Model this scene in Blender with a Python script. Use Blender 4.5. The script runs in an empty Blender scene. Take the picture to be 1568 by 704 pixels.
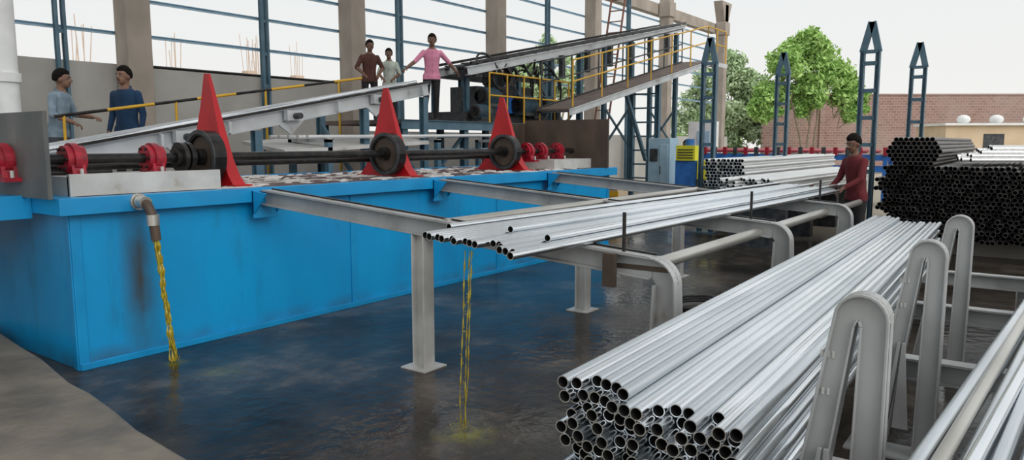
import bpy, math, random
from mathutils import Vector, Matrix
random.seed(7)
S=bpy.context.scene
V=Vector

# ------------------------------------------------------------------ materials
def nmat(name,c1,c2=None,rough=.5,metal=0,scale=4,detail=6,stretch=(1,1,1),lo=.35,hi=.65,bump=0,bscale=None,rvar=0,spec=.5,c3=None,streak=None):
    m=bpy.data.materials.new(name); m.use_nodes=True
    N=m.node_tree.nodes; L=m.node_tree.links
    b=N['Principled BSDF']; b.inputs['Roughness'].default_value=rough; b.inputs['Metallic'].default_value=metal
    b.inputs['Specular IOR Level'].default_value=spec
    c2=c2 or tuple(x*.8 for x in c1)
    tc=N.new('ShaderNodeTexCoord'); mp=N.new('ShaderNodeMapping'); mp.inputs['Scale'].default_value=stretch
    L.new(tc.outputs['Object'],mp.inputs[0])
    n=N.new('ShaderNodeTexNoise'); n.inputs['Scale'].default_value=scale; n.inputs['Detail'].default_value=detail
    L.new(mp.outputs[0],n.inputs['Vector'])
    r=N.new('ShaderNodeValToRGB'); e=r.color_ramp.elements
    e[0].position=lo; e[1].position=hi; e[0].color=(*c1,1); e[1].color=(*c2,1)
    if c3:
        k=e.new(hi+.12); k.color=(*c3,1)
    L.new(n.outputs['Fac'],r.inputs[0]); last=r.outputs[0]
    if streak:
        mp2=N.new('ShaderNodeMapping'); mp2.inputs['Scale'].default_value=(1.1,1.1,.3); L.new(tc.outputs['Object'],mp2.inputs[0])
        ns=N.new('ShaderNodeTexNoise'); ns.inputs['Scale'].default_value=2.0; ns.inputs['Detail'].default_value=10; ns.inputs['Roughness'].default_value=.65; L.new(mp2.outputs[0],ns.inputs['Vector'])
        mr=N.new('ShaderNodeMapRange'); mr.inputs[1].default_value=.55; mr.inputs[2].default_value=.80; mr.inputs[4].default_value=.75
        L.new(ns.outputs['Fac'],mr.inputs[0]); mx=N.new('ShaderNodeMixRGB'); mx.inputs[2].default_value=(*streak,1)
        L.new(mr.outputs[0],mx.inputs[0]); L.new(last,mx.inputs[1]); last=mx.outputs[0]
        # rust and drip dirt below the overflow outlet and along the foot of the tank
        g=N.new('ShaderNodeNewGeometry'); sp=N.new('ShaderNodeSeparateXYZ'); L.new(g.outputs['Position'],sp.inputs[0])
        a=N.new('ShaderNodeMath'); a.operation='SUBTRACT'; a.inputs[1].default_value=2.84; L.new(sp.outputs['X'],a.inputs[0])
        a2=N.new('ShaderNodeMath'); a2.operation='ABSOLUTE'; L.new(a.outputs[0],a2.inputs[0])
        k1=N.new('ShaderNodeMapRange'); k1.inputs[1].default_value=0; k1.inputs[2].default_value=.17; k1.inputs[3].default_value=1; k1.inputs[4].default_value=0; L.new(a2.outputs[0],k1.inputs[0])
        k2=N.new('ShaderNodeMapRange'); k2.inputs[1].default_value=.0; k2.inputs[2].default_value=.16; k2.inputs[3].default_value=.9; k2.inputs[4].default_value=0; L.new(sp.outputs['Z'],k2.inputs[0])
        mxx=N.new('ShaderNodeMath'); mxx.operation='MAXIMUM'; L.new(k1.outputs[0],mxx.inputs[0]); L.new(k2.outputs[0],mxx.inputs[1])
        n5=N.new('ShaderNodeMapRange'); n5.inputs[1].default_value=.38; n5.inputs[2].default_value=.62; L.new(n.outputs['Fac'],n5.inputs[0])
        mu=N.new('ShaderNodeMath'); mu.operation='MULTIPLY'; L.new(mxx.outputs[0],mu.inputs[0]); L.new(n5.outputs[0],mu.inputs[1])
        mq=N.new('ShaderNodeMixRGB'); mq.inputs[2].default_value=(.05,.05,.035,1); L.new(mu.outputs[0],mq.inputs[0]); L.new(last,mq.inputs[1]); last=mq.outputs[0]
    L.new(last,b.inputs['Base Color'])
    if rvar:
        mr=N.new('ShaderNodeMapRange'); mr.inputs[1].default_value=.3; mr.inputs[2].default_value=.7
        mr.inputs[3].default_value=max(0.02,rough-rvar); mr.inputs[4].default_value=min(1,rough+rvar)
        L.new(n.outputs['Fac'],mr.inputs[0]); L.new(mr.outputs[0],b.inputs['Roughness'])
    if bump:
        n2=N.new('ShaderNodeTexNoise'); n2.inputs['Scale'].default_value=bscale or scale*5; n2.inputs['Detail'].default_value=4
        L.new(mp.outputs[0],n2.inputs['Vector'])
        bp=N.new('ShaderNodeBump'); bp.inputs['Strength'].default_value=bump; bp.inputs['Distance'].default_value=.02
        L.new(n2.outputs['Fac'],bp.inputs['Height']); L.new(bp.outputs[0],b.inputs['Normal'])
    return m
M={}
M['blue']=nmat('blue_tank_paint',(.006,.325,.68),(.005,.265,.58),.36,0,1.6,9,(1,1,.6),.35,.7,c3=(.015,.15,.30),bump=.12,bscale=9,rvar=.1,streak=(.02,.09,.12))
M['bluerim']=nmat('blue_rim_paint',(.008,.29,.61),(.007,.22,.49),.35,0,3,6,(1,1,1),.4,.75,c3=(.02,.10,.16))
M['bluedk']=nmat('slate_blue_paint',(.055,.12,.17),(.085,.16,.21),.5,0,5)
M['bluemc']=nmat('machine_blue',(.02,.12,.42),(.03,.18,.55),.45,0,6)
M['bluelt']=nmat('light_blue_paint',(.30,.47,.60),(.38,.54,.66),.5)
M['red']=nmat('red_paint',(.50,.006,.012),(.38,.005,.01),.42,0,4,6,bump=.06,c3=(.22,.01,.01))
M['redbr']=nmat('red_bearing_paint',(.40,.01,.03),(.20,.01,.02),.4,0,14)
M['black']=nmat('black_steel',(.012,.012,.013),(.035,.032,.03),.32,.5,10)
M['blackp']=nmat('black_pipe_steel',(.075,.075,.08),(.14,.13,.12),.42,.5,10)
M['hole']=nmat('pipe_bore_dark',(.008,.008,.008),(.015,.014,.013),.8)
M['holeg']=nmat('pipe_bore_zinc',(.10,.10,.10),(.16,.16,.15),.5,.5)
M['dark']=nmat('dark_machinery',(.025,.032,.04),(.08,.08,.08),.5,.3,8)
M['rust']=nmat('rusty_plate',(.055,.04,.03),(.11,.075,.055),.55,.2,3,8,(1,1,.5),bump=.1)
M['platel']=nmat('weathered_plate',(.09,.10,.10),(.15,.15,.145),.5,.2,3,8,(1,1,.6),c3=(.22,.21,.20))
M['gray']=nmat('gray_steel_paint',(.40,.41,.41),(.32,.325,.32),.42,.1,5,8,(1,1,.6),.4,.65,c3=(.19,.14,.10),bump=.05)
M['grayw']=nmat('offwhite_steel_paint',(.60,.60,.58),(.47,.46,.44),.45,.1,4,8,c3=(.28,.21,.14))
M['conv']=nmat('conveyor_gray',(.55,.57,.59),(.44,.46,.47),.4,.15,3,8,c3=(.26,.24,.22))
M['galv']=nmat('galvanised_steel',(.92,.94,.96),(.80,.84,.87),.22,1,2,5,(.6,2.5,2.5),.35,.65,rvar=.05)
M['galvb']=nmat('galvanised_steel_dull',(.74,.78,.81),(.62,.66,.69),.31,1,2,5,(.6,2.5,2.5),.35,.65,rvar=.06)
M['galv2']=nmat('galvanised_steel_dirty',(.60,.585,.55),(.45,.43,.39),.34,.8,2,8,(.6,3,3),.35,.65)
M['galvw']=nmat('zinc_white_pipe',(.80,.81,.80),(.66,.67,.67),.32,.45,3,8,(.4,8,8))
M['yel']=nmat('yellow_paint',(.66,.38,.02),(.54,.30,.02),.5)
M['yelm']=nmat('bright_yellow_paint',(.75,.72,.03),(.66,.62,.03),.5)
M['conc']=nmat('column_concrete',(.37,.32,.275),(.27,.235,.20),.9,0,2.2,10,(1,1,.6),bump=.3,bscale=9)
M['wall']=nmat('cement_plaster',(.42,.41,.385),(.33,.32,.30),.9,0,.9,10,bump=.2,bscale=14)
M['slab']=nmat('slab_concrete',(.125,.110,.090),(.225,.200,.162),.65,0,2.4,14,(1,1,1),.32,.68,bump=.9,bscale=7,rvar=.18,c3=(.085,.075,.062))
M['dirt']=nmat('dusty_ground',(.50,.46,.39),(.40,.36,.30),.95,0,.4,8,bump=.3,bscale=3)
M['roof']=nmat('roof_sheet',(.45,.47,.48),(.38,.40,.42),.6)
M['rubber']=nmat('black_corrugated',(.02,.02,.022),(.04,.04,.04),.6)
M['bark']=nmat('bark',(.20,.16,.12),(.28,.23,.17),.9,0,9)
M['leaf']=nmat('leaf_green',(.26,.46,.11),(.42,.62,.20),.7,0,.9)
M['leaf2']=nmat('leaf_hazy_green',(.38,.52,.28),(.50,.62,.40),.8,0,.8)  # haze over the far trees is mixed into this leaf colour
M['tan']=nmat('tan_plaster',(.66,.52,.36),(.56,.43,.29),.9,0,1.2)
M['white']=nmat('white_paint',(.78,.79,.78),(.66,.67,.66),.5)
M['tanbrick']=nmat('raw_brick',(.60,.46,.36),(.52,.40,.32),.9,0,4)
M['hose']=nmat('hydraulic_hose',(.01,.01,.01),(.02,.02,.02),.45)
M['walkway']=nmat('walkway_plate',(.10,.075,.065),(.17,.13,.11),.7,.2,3)
M['rack']=nmat('ladder_redoxide',(.22,.09,.06),(.14,.06,.04),.7,.1,4)
M['scum']=nmat('white_zinc_scum',(.66,.64,.62),(.45,.42,.40),.7,0,9,6,spec=.2)
M['scumd']=nmat('dark_zinc_dross',(.07,.045,.045),(.14,.10,.10),.6,0,9,6,spec=.2)

def stream():
    m=bpy.data.materials.new('yellow_rinse_water'); m.use_nodes=True
    N=m.node_tree.nodes; L=m.node_tree.links; b=N['Principled BSDF']
    n=N.new('ShaderNodeTexNoise'); n.inputs['Scale'].default_value=18
    r=N.new('ShaderNodeValToRGB'); r.color_ramp.elements[0].position=.35; r.color_ramp.elements[0].color=(.34,.22,.01,1)
    r.color_ramp.elements[1].position=.65; r.color_ramp.elements[1].color=(.68,.58,.06,1)
    L.new(n.outputs['Fac'],r.inputs[0]); L.new(r.outputs[0],b.inputs['Base Color'])
    b.inputs['Roughness'].default_value=.12; b.inputs['Transmission Weight'].default_value=.35
    return m
M['stream']=stream()

def floor_mat():
    m=bpy.data.materials.new('wet_concrete_floor'); m.use_nodes=True
    N=m.node_tree.nodes; L=m.node_tree.links; b=N['Principled BSDF']
    b.inputs['Specular IOR Level'].default_value=.22
    tc=N.new('ShaderNodeTexCoord')
    n=N.new('ShaderNodeTexNoise'); n.inputs['Scale'].default_value=1.0; n.inputs['Detail'].default_value=12; n.inputs['Roughness'].default_value=.70
    L.new(tc.outputs['Object'],n.inputs['Vector'])
    r=N.new('ShaderNodeValToRGB'); e=r.color_ramp.elements
    e[0].position=.36; e[0].color=(.012,.0105,.009,1); e[1].position=.68; e[1].color=(.125,.103,.082,1)
    k=e.new(.52); k.color=(.038,.031,.025,1)
    L.new(n.outputs['Fac'],r.inputs[0])
    sx=N.new('ShaderNodeSeparateXYZ'); L.new(tc.outputs['Object'],sx.inputs[0])
    mr=N.new('ShaderNodeMapRange'); mr.inputs[1].default_value=12.5; mr.inputs[2].default_value=15
    L.new(sx.outputs['X'],mr.inputs[0])
    mx=N.new('ShaderNodeMixRGB'); mx.inputs[2].default_value=(.30,.27,.22,1)
    L.new(mr.outputs[0],mx.inputs[0]); L.new(r.outputs[0],mx.inputs[1])
    last=mx.outputs[0]
    for (x,y,rad,st) in [(3.10,2.58,.22,.8),(2.95,4.75,.24,.4),(2.87,5.22,.14,.6)]:
        vd=N.new('ShaderNodeVectorMath'); vd.operation='DISTANCE'; vd.inputs[1].default_value=(x,y,0)
        L.new(tc.outputs['Object'],vd.inputs[0])
        k=N.new('ShaderNodeMapRange'); k.inputs[1].default_value=0.0; k.inputs[2].default_value=rad; k.inputs[3].default_value=st; k.inputs[4].default_value=0
        L.new(vd.outputs['Value'],k.inputs[0])
        n4=N.new('ShaderNodeTexNoise'); n4.inputs['Scale'].default_value=7; n4.inputs['Detail'].default_value=8; L.new(tc.outputs['Object'],n4.inputs['Vector'])
        mm=N.new('ShaderNodeMapRange'); mm.inputs[1].default_value=.35; mm.inputs[2].default_value=.7; L.new(n4.outputs['Fac'],mm.inputs[0])
        mu=N.new('ShaderNodeMath'); mu.operation='MULTIPLY'; L.new(k.outputs[0],mu.inputs[0]); L.new(mm.outputs[0],mu.inputs[1])
        q=N.new('ShaderNodeMixRGB'); q.inputs[2].default_value=(.30,.29,.03,1)
        L.new(mu.outputs[0],q.inputs[0]); L.new(last,q.inputs[1]); last=q.outputs[0]
    L.new(last,b.inputs['Base Color'])
    n2=N.new('ShaderNodeTexNoise'); n2.inputs['Scale'].default_value=.8; n2.inputs['Detail'].default_value=8; n2.inputs['Roughness'].default_value=.55
    L.new(tc.outputs['Object'],n2.inputs['Vector'])
    m2=N.new('ShaderNodeMapRange'); m2.inputs[1].default_value=.42; m2.inputs[2].default_value=.66; m2.inputs[3].default_value=.12; m2.inputs[4].default_value=.36
    L.new(n2.outputs['Fac'],m2.inputs[0])
    ad=N.new('ShaderNodeMath'); ad.operation='ADD'; ad.use_clamp=True; L.new(m2.outputs[0],ad.inputs[0]); L.new(mr.outputs[0],ad.inputs[1])
    L.new(ad.outputs[0],b.inputs['Roughness'])
    n3=N.new('ShaderNodeTexNoise'); n3.inputs['Scale'].default_value=10; n3.inputs['Detail'].default_value=4
    L.new(tc.outputs['Object'],n3.inputs['Vector'])
    bp=N.new('ShaderNodeBump'); bp.inputs['Strength'].default_value=.35; bp.inputs['Distance'].default_value=.02
    L.new(n3.outputs['Fac'],bp.inputs['Height']); L.new(bp.outputs[0],b.inputs['Normal'])
    return m
M['floor']=floor_mat()
M['liquid']=nmat('tank_scum_liquid',(.10,.075,.075),(.50,.48,.46),.5,0,3.5,9,(1,1,1),.44,.56,bump=.8,bscale=9,spec=.2)
def brick():
    m=bpy.data.materials.new('brick_masonry'); m.use_nodes=True
    N=m.node_tree.nodes; L=m.node_tree.links; b=N['Principled BSDF']; b.inputs['Roughness'].default_value=.9
    tc=N.new('ShaderNodeTexCoord'); mp=N.new('ShaderNodeMapping'); mp.inputs['Rotation'].default_value=(math.pi/2,0,0)
    L.new(tc.outputs['Object'],mp.inputs[0])
    t=N.new('ShaderNodeTexBrick'); t.inputs['Scale'].default_value=1.8
    t.inputs['Color1'].default_value=(.34,.20,.17,1); t.inputs['Color2'].default_value=(.25,.15,.125,1); t.inputs['Mortar'].default_value=(.42,.34,.30,1)
    t.inputs['Mortar Size'].default_value=.02
    n=N.new('ShaderNodeTexNoise'); n.inputs['Scale'].default_value=.35; n.inputs['Detail'].default_value=8; L.new(tc.outputs['Object'],n.inputs['Vector'])
    mr=N.new('ShaderNodeMapRange'); mr.inputs[1].default_value=.45; mr.inputs[2].default_value=.7; mr.inputs[4].default_value=.55; L.new(n.outputs['Fac'],mr.inputs[0])
    mx=N.new('ShaderNodeMixRGB'); mx.inputs[2].default_value=(.40,.33,.30,1); L.new(mr.outputs[0],mx.inputs[0])
    L.new(mp.outputs[0],t.inputs[0]); L.new(t.outputs[0],mx.inputs[1]); L.new(mx.outputs[0],b.inputs['Base Color'])
    return m
M['brick']=brick()

# ------------------------------------------------------------------ mesh builder
def frame(d,up=None):
    d=d.normalized(); up=V(up) if up is not None else (V((0,0,1)) if abs(d.z)<.95 else V((0,1,0)))
    s=d.cross(up).normalized(); u=s.cross(d).normalized()
    return d,s,u
class MB:
    def __init__(self,name): self.n=name; self.v=[]; self.f=[]; self.m=[]; self.s=[]; self.mats=[]
    def mi(self,m):
        m=M[m] if isinstance(m,str) else m
        if m not in self.mats: self.mats.append(m)
        return self.mats.index(m)
    def add(self,vs,fs,m,sm=False):
        o=len(self.v); k=self.mi(m)
        self.v+= [tuple(x) for x in vs]
        for f in fs: self.f.append(tuple(i+o for i in f)); self.m.append(k); self.s.append(sm)
    def bx(self,x0,x1,y0,y1,z0,z1,m):
        vs=[(x,y,z) for z in (z0,z1) for x,y in ((x0,y0),(x1,y0),(x1,y1),(x0,y1))]
        self.add(vs,[(3,2,1,0),(4,5,6,7),(0,1,5,4),(1,2,6,5),(2,3,7,6),(3,0,4,7)],m)
    def beam(self,p0,p1,w,h,m,up=None):
        p0=V(p0);p1=V(p1); d,s,u=frame(p1-p0,up)
        vs=[]
        for p in (p0,p1):
            for a,b in ((-1,-1),(1,-1),(1,1),(-1,1)): vs.append(p+s*a*w/2+u*b*h/2)
        self.add(vs,[(0,1,2,3),(7,6,5,4),(0,4,5,1),(1,5,6,2),(2,6,7,3),(3,7,4,0)],m)
    def prism(self,pts,off,m):
        n=len(pts); pts=[V(p) for p in pts]; off=V(off)
        self.add(pts+[p+off for p in pts],[tuple(range(n-1,-1,-1)),tuple(range(n,2*n))]+[(i,(i+1)%n,(i+1)%n+n,i+n) for i in range(n)],m)
    def ibeam(self,p0,p1,w,h,t,m,up=None):
        p0=V(p0);p1=V(p1); d,s,u=frame(p1-p0,up)
        pr=[(-w/2,-h/2),(w/2,-h/2),(w/2,-h/2+t),(t/2,-h/2+t),(t/2,h/2-t),(w/2,h/2-t),(w/2,h/2),(-w/2,h/2),(-w/2,h/2-t),(-t/2,h/2-t),(-t/2,-h/2+t),(-w/2,-h/2+t)]
        self.prism([p0+s*a+u*b for a,b in pr],p1-p0,m)
    def chan(self,p0,p1,w,h,t,m,up=None,side=1):
        p0=V(p0);p1=V(p1); d,s,u=frame(p1-p0,up); s=s*side
        pr=[(0,-h/2),(w,-h/2),(w,-h/2+t),(t,-h/2+t),(t,h/2-t),(w,h/2-t),(w,h/2),(0,h/2)]
        self.prism([p0+s*a+u*b for a,b in pr],p1-p0,m)
    def tube(self,p0,p1,r,m,n=12,r2=None,caps=True,mc=None):
        p0=V(p0);p1=V(p1); d,s,u=frame(p1-p0); r2=r if r2 is None else r2
        c=[(math.cos(2*math.pi*i/n),math.sin(2*math.pi*i/n)) for i in range(n)]
        vs=[p0+s*a*r+u*b*r for a,b in c]+[p1+s*a*r2+u*b*r2 for a,b in c]
        self.add(vs,[(i,i+n,(i+1)%n+n,(i+1)%n) for i in range(n)],m,True)
        if caps: self.add(vs,[tuple(range(n)),tuple(range(2*n-1,n-1,-1))],mc or m)
    def path(self,pts,r,m,n=10):
        pts=[V(p) for p in pts]; N=len(pts); rr=r if isinstance(r,(list,tuple)) else [r]*N
        vs=[];up=None
        for i,p in enumerate(pts):
            d=(pts[min(i+1,N-1)]-pts[max(i-1,0)]).normalized()
            if up is None: _,s,up=frame(d)
            s=d.cross(up).normalized(); up=s.cross(d).normalized()
            for k in range(n):
                a=2*math.pi*k/n; vs.append(p+s*math.cos(a)*rr[i]+up*math.sin(a)*rr[i])
        fs=[(i*n+k,(i+1)*n+k,(i+1)*n+(k+1)%n,i*n+(k+1)%n) for i in range(N-1) for k in range(n)]
        self.add(vs,fs,m,True); self.add(vs,[tuple(range(n)),tuple(range(N*n-1,(N-1)*n-1,-1))],m)
    def hollow(self,p0,p1,R,t,m,mi='hole',n=14,far=False):
        p0=V(p0);p1=V(p1); d,s,u=frame(p1-p0); ri=R-t
        c=[(math.cos(2*math.pi*i/n),math.sin(2*math.pi*i/n)) for i in range(n)]
        A=[p0+s*a*R+u*b*R for a,b in c];B=[p1+s*a*R+u*b*R for a,b in c]
        C=[p0+s*a*ri+u*b*ri for a,b in c]
        dep=min(.35,(p1-p0).length*.4); D=[q+d*dep for q in C]
        vs=A+B+C
        j=lambda i:(i+1)%n
        self.add(vs,[(i,i+n,j(i)+n,j(i)) for i in range(n)],m,True)
        self.add(vs,[(i,j(i),j(i)+2*n,i+2*n) for i in range(n)],m)
        self.add(C+D,[(i,j(i),j(i)+n,i+n) for i in range(n)],mi,True)
        self.add(D,[tuple(range(n))],mi)
        F=[p1+s*a*ri+u*b*ri for a,b in c]; G=[q-d*dep for q in F]
        self.add(B+F,[(i,i+n,j(i)+n,j(i)) for i in range(n)],m)
        self.add(F+G,[(i,i+n,j(i)+n,j(i)) for i in range(n)],mi,True); self.add(G,[tuple(range(n-1,-1,-1))],mi)
    def ell(self,c,r,m,R=None,n=14,k=8):
        c=V(c); R=R or Matrix.Identity(3); vs=[c+R@V((0,0,r[2]))]
        for i in range(1,k):
            a=math.pi*i/k
            for j in range(n):
                b=2*math.pi*j/n; vs.append(c+R@V((r[0]*math.sin(a)*math.cos(b),r[1]*math.sin(a)*math.sin(b),r[2]*math.cos(a))))
        vs.append(c-R@V((0,0,r[2]))); L=len(vs)-1
        fs=[(0,1+j,1+(j+1)%n) for j in range(n)]
        for i in range(k-2):
            for j in range(n): fs.append((1+i*n+j,1+(i+1)*n+j,1+(i+1)*n+(j+1)%n,1+i*n+(j+1)%n))
        fs+=[(L,1+(k-2)*n+(j+1)%n,1+(k-2)*n+j) for j in range(n)]
        self.add(vs,fs,m,True)
    def ringx(self,c,R,r,w,m,n=28,axis=(1,0,0)):
        c=V(c); d,s,u=frame(V(axis))
        vs=[]
        for (rad,o) in ((R,-w/2),(R,w/2),(r,w/2),(r,-w/2)):
            for i in range(n):
                a=2*math.pi*i/n; vs.append(c+d*o+s*math.cos(a)*rad+u*math.sin(a)*rad)
        fs=[]
        for q in range(4):
            for i in range(n):
                j=(i+1)%n; fs.append((q*n+i,q*n+j,((q+1)%4)*n+j,((q+1)%4)*n+i))
        self.add(vs,fs,m)
    def mesh(self):
        me=bpy.data.meshes.new(self.n)
        me.from_pydata(self.v,[],self.f)
        for m in self.mats: me.materials.append(m)
        me.polygons.foreach_set('material_index',self.m); me.polygons.foreach_set('use_smooth',self.s)
        me.update(); return me
    def done(self,origin=None,bevel=0):
        if origin is None:
            xs=[min(v[i] for v in self.v) for i in range(3)]; xe=[max(v[i] for v in self.v) for i in range(3)]
            origin=((xs[0]+xe[0])/2,(xs[1]+xe[1])/2,xs[2])
        o=V(origin); self.v=[(x-o.x,y-o.y,z-o.z) for x,y,z in self.v]
        ob=bpy.data.objects.new(self.n,self.mesh()); ob.location=o; S.collection.objects.link(ob)
        if bevel:
            b=ob.modifiers.new('bevel','BEVEL'); b.width=bevel; b.segments=2; b.limit_method='ANGLE'
        return ob
def merge(b,b2):
    o=len(b.v); b.v+=b2.v; b.f+=[tuple(i+o for i in f) for f in b2.f]; b.s+=b2.s
    mp=[b.mi(m) for m in b2.mats]; b.m+=[mp[k] for k in b2.m]
R_=random.uniform

# ------------------------------------------------------------------ camera, world, light
pitch=math.radians(6.79); az=math.radians(36)
Fd=V((math.cos(az),math.sin(az),0)); Rt=V((math.sin(az),-math.cos(az),0))
cam=bpy.data.cameras.new('camera'); co=bpy.data.objects.new('camera',cam); S.collection.objects.link(co)
cam.sensor_width=36; cam.lens=36*1150/1600; cam.clip_start=.05; cam.clip_end=500
co.location=(0,0,1.65)
co.rotation_euler=(Fd*math.cos(pitch)-V((0,0,math.sin(pitch)))).to_track_quat('-Z','Y').to_euler()
S.camera=co
w=bpy.data.worlds.new('hazy_sky'); S.world=w; w.use_nodes=True
N=w.node_tree.nodes; L=w.node_tree.links; bg=N['Background']
tc=N.new('ShaderNodeTexCoord'); sx=N.new('ShaderNodeSeparateXYZ'); L.new(tc.outputs['Generated'],sx.inputs[0])
r=N.new('ShaderNodeValToRGB'); r.color_ramp.elements[0].position=0; r.color_ramp.elements[0].color=(.84,.83,.80,1)
r.color_ramp.elements[1].position=.35; r.color_ramp.elements[1].color=(.73,.78,.81,1)
k=r.color_ramp.elements.new(.8); k.color=(1,1,1,1)
L.new(sx.outputs['Z'],r.inputs[0]); L.new(r.outputs[0],bg.inputs[0]); bg.inputs[1].default_value=1.0
sl=bpy.data.lights.new('sun','SUN'); sl.energy=1.7; sl.angle=math.radians(50); sl.color=(1,.97,.92)
so=bpy.data.objects.new('sun',sl); S.collection.objects.link(so)
so.rotation_euler=V((.25,.8,-.62)).to_track_quat('-Z','Y').to_euler()
S.view_settings.view_transform='Standard'
S.view_settings.exposure=.12

# ------------------------------------------------------------------ shell
b=MB('floor'); b.add([(-8,-8,0),(34,-8,0),(34,12.3,0),(-8,12.3,0)],[(0,1,2,3)],'floor'); b.done((0,0,0))
b=MB('ground_outside'); b.add([(-60,-60,-.03),(160,-60,-.03),(160,160,-.03),(-60,160,-.03)],[(0,1,2,3)],'dirt'); b.done((0,0,-.03))
b=MB('raised_concrete_slab'); b.prism([(2.30,7.2,0),(2.17,6.1,0),(2.12,5.6,0),(2.0,4.9,0),(1.985,4.6,0),(1.93,4.2,0),(1.86,3.8,0),(1.81,3.2,0),(1.76,2.6,0),(1.1,.9,0),(-3,.9,0),(-3,7.2,0)],(0,0,.15),'slab'); b.done(bevel=.02)
b=MB('wall_back'); b.bx(-6,10.9,12.25,12.45,0,2.9,'wall'); b.bx(10.9,34,12.25,12.45,0,1.9,'wall')
for i in range(100):
    x=6.3+i*.064*.72; b.tube((x,12.25,2.90),(x,12.5,2.90),.03,'rubber',6)
b.done()
for X in (.9,6.2,10.82,15.8,20.9,26.4,32.2):
    b=MB('concrete_column'); b.bx(X-.2,X+.2,11.8,12.2,0,7.6,'conc')
    b.bx(X-.26,X+.26,11.74,12.2,6.3,6.85,'conc')
    if X>30:
        b.prism([(X-.2,11.8,6.85),(X+.2,11.8,6.85),(X+.6,11.8,7.7),(X-.6,11.8,7.7)],(0,.4,0),'conc')
    b.done(bevel=.02)
b=MB('concrete_tie_beam'); b.bx(14,32.2,12.22,12.5,6.4,6.8,'conc'); b.done()
b=MB('steel_girt_rails')
for z in (3.38,3.95,4.5,5.05,5.6,6.15): b.chan((-4,12.24,z),(32,12.24,z),.05,.055,.01,'bluelt')
b.done()
for X in (5.15,8.72,12.3,18.4,23.5):
    b=MB('lattice_steel_post')
    for s in (-.055,.055): b.ibeam((X+s,12.09,0),(X+s,12.09,7.4),.04,.1,.012,'bluedk',up=(0,1,0))
    for i in range(12):
        z=.3+i*.6; b.beam((X-.055,12.06,z),(X+.055,12.06,z),.012,.06,'bluedk')
    b.done()
b=MB('roof_shade_strips')  # unseen roof, split into strips to shade the pipes and let skylight through
for i in range(8): b.bx(-8.8+i*3.4,-7.2+i*3.4,-3.5,12.6,8.0,8.05,'roof')
for i in range(5): b.ibeam((-9,-3+i*3.8,7.9),(17,-3+i*3.8,7.9),.12,.2,.02,'bluedk')
b.done()
b=MB('round_downpipe'); b.tube((3.35,9.3,0),(3.35,9.3,7.8),.145,'white',24); b.tube((3.35,9.3,2.3),(3.35,9.3,2.4),.17,'white',24); b.done()

# ------------------------------------------------------------------ tank
b=MB('blue_steel_tank')
x0,x1,y0,y1,zt=2.36,10.3,5.6,7.7,1.14
b.bx(x0,x1,y0,y0+.03,0,zt,'blue'); b.bx(x0,x1,y1-.03,y1,0,zt,'blue')
b.bx(x0,x0+.03,y0+.03,y1-.03,0,zt,'blue'); b.bx(x1-.03,x1,y0+.03,y1-.03,0,zt,'blue')
b.bx(x0+.03,x1-.03,y0+.03,y1-.03,0,.03,'blue')
b.bx(x0-.1,x1+.1,y0-.1,y0+.03,zt,1.26,'bluerim'); b.bx(x0-.1,x1+.1,y1-.08,y1+.1,zt,1.26,'bluerim')
b.bx(x0-.1,x0+.08,y0+.03,y1-.08,zt,1.26,'bluerim'); b.bx(x1-.08,x1+.1,y0+.03,y1-.08,zt,1.26,'bluerim')
b.bx(x0-1.6,x0-.1,5.95,7.4,1.10,1.27,'bluerim')
b.bx(x0-1.4,x0-1.2,6.2,7.2,0,1.1,'bluedk')
for X in (x0+.03,4.99,7.4,x1-.03): b.bx(X-.035,X+.035,y0-.014,y0,0,zt,'bluerim')
b.bx(x0,x1,y0-.03,y0,0,.05,'bluerim')
b.bx(x0-.014,x0,y0,y0+.07,0,zt,'bluerim')
for X in (3.9,6.2,8.5):
    b.prism([(X-.12,y0-.1,1.24),(X-.12,y0-.30,1.22),(X-.12,y0-.10,1.02)],(.015,0,0),'bluerim')
    b.prism([(X+.105,y0-.1,1.24),(X+.105,y0-.30,1.22),(X+.105,y0-.10,1.02)],(.015,0,0),'bluerim')
    b.bx(X-.12,X+.12,y0-.12,y0-.10,1.0,1.24,'bluerim')
b.bx(x0+.04,x1-.04,y0+.04,y1-.04,1.10,1.25,'liquid')
for i in range(620):
    x=R_(3.7,10.0); y=R_(5.62,7.55); s=R_(.03,.14)
    b.ell((x,y,1.25),(s*R_(.8,1.8),s*R_(.5,1),R_(.006,.026)),'scum' if random.random()<.55 else 'scumd',n=8,k=4)
b.done(bevel=.005)

b=MB('overflow_outlet_pipe')
b.path([(2.80,5.50,1.21),(2.80,5.42,1.21),(2.80,5.36,1.19),(2.81,5.33,1.13),(2.82,5.32,1.05),(2.83,5.32,.93)],.036,'rust',14)
b.tube((2.80,5.50,1.21),(2.80,5.475,1.21),.062,'galv2',16); b.tube((2.80,5.46,1.21),(2.80,5.38,1.205),.048,'galv2',14); b.tube((2.815,5.325,1.12),(2.816,5.324,1.04),.046,'galv2',14)
b.done()
def strand(b,p0,p1,r,wob,n=26):
    p0=V(p0);p1=V(p1); pts=[];rr=[];ph=R_(0,6)
    for i in range(n):
        t=i/(n-1); p=p0.lerp(p1,t); k=wob*t
        pts.append(p+V((math.sin(ph+t*17)*k,math.cos(ph*1.3+t*13)*k,0))); rr.append(r*(1-.3*t)*(1+.6*math.sin(t*(50+ph*3)+ph)))
    b.path(pts,rr,'stream',7)
b=MB('overflow_water_stream')
for i in range(8): strand(b,(2.83+R_(-.016,.016),5.32+R_(-.016,.016),.94),(2.885+R_(-.018,.018),5.26+R_(-.022,.022),.005),.009,.016,44)
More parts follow.
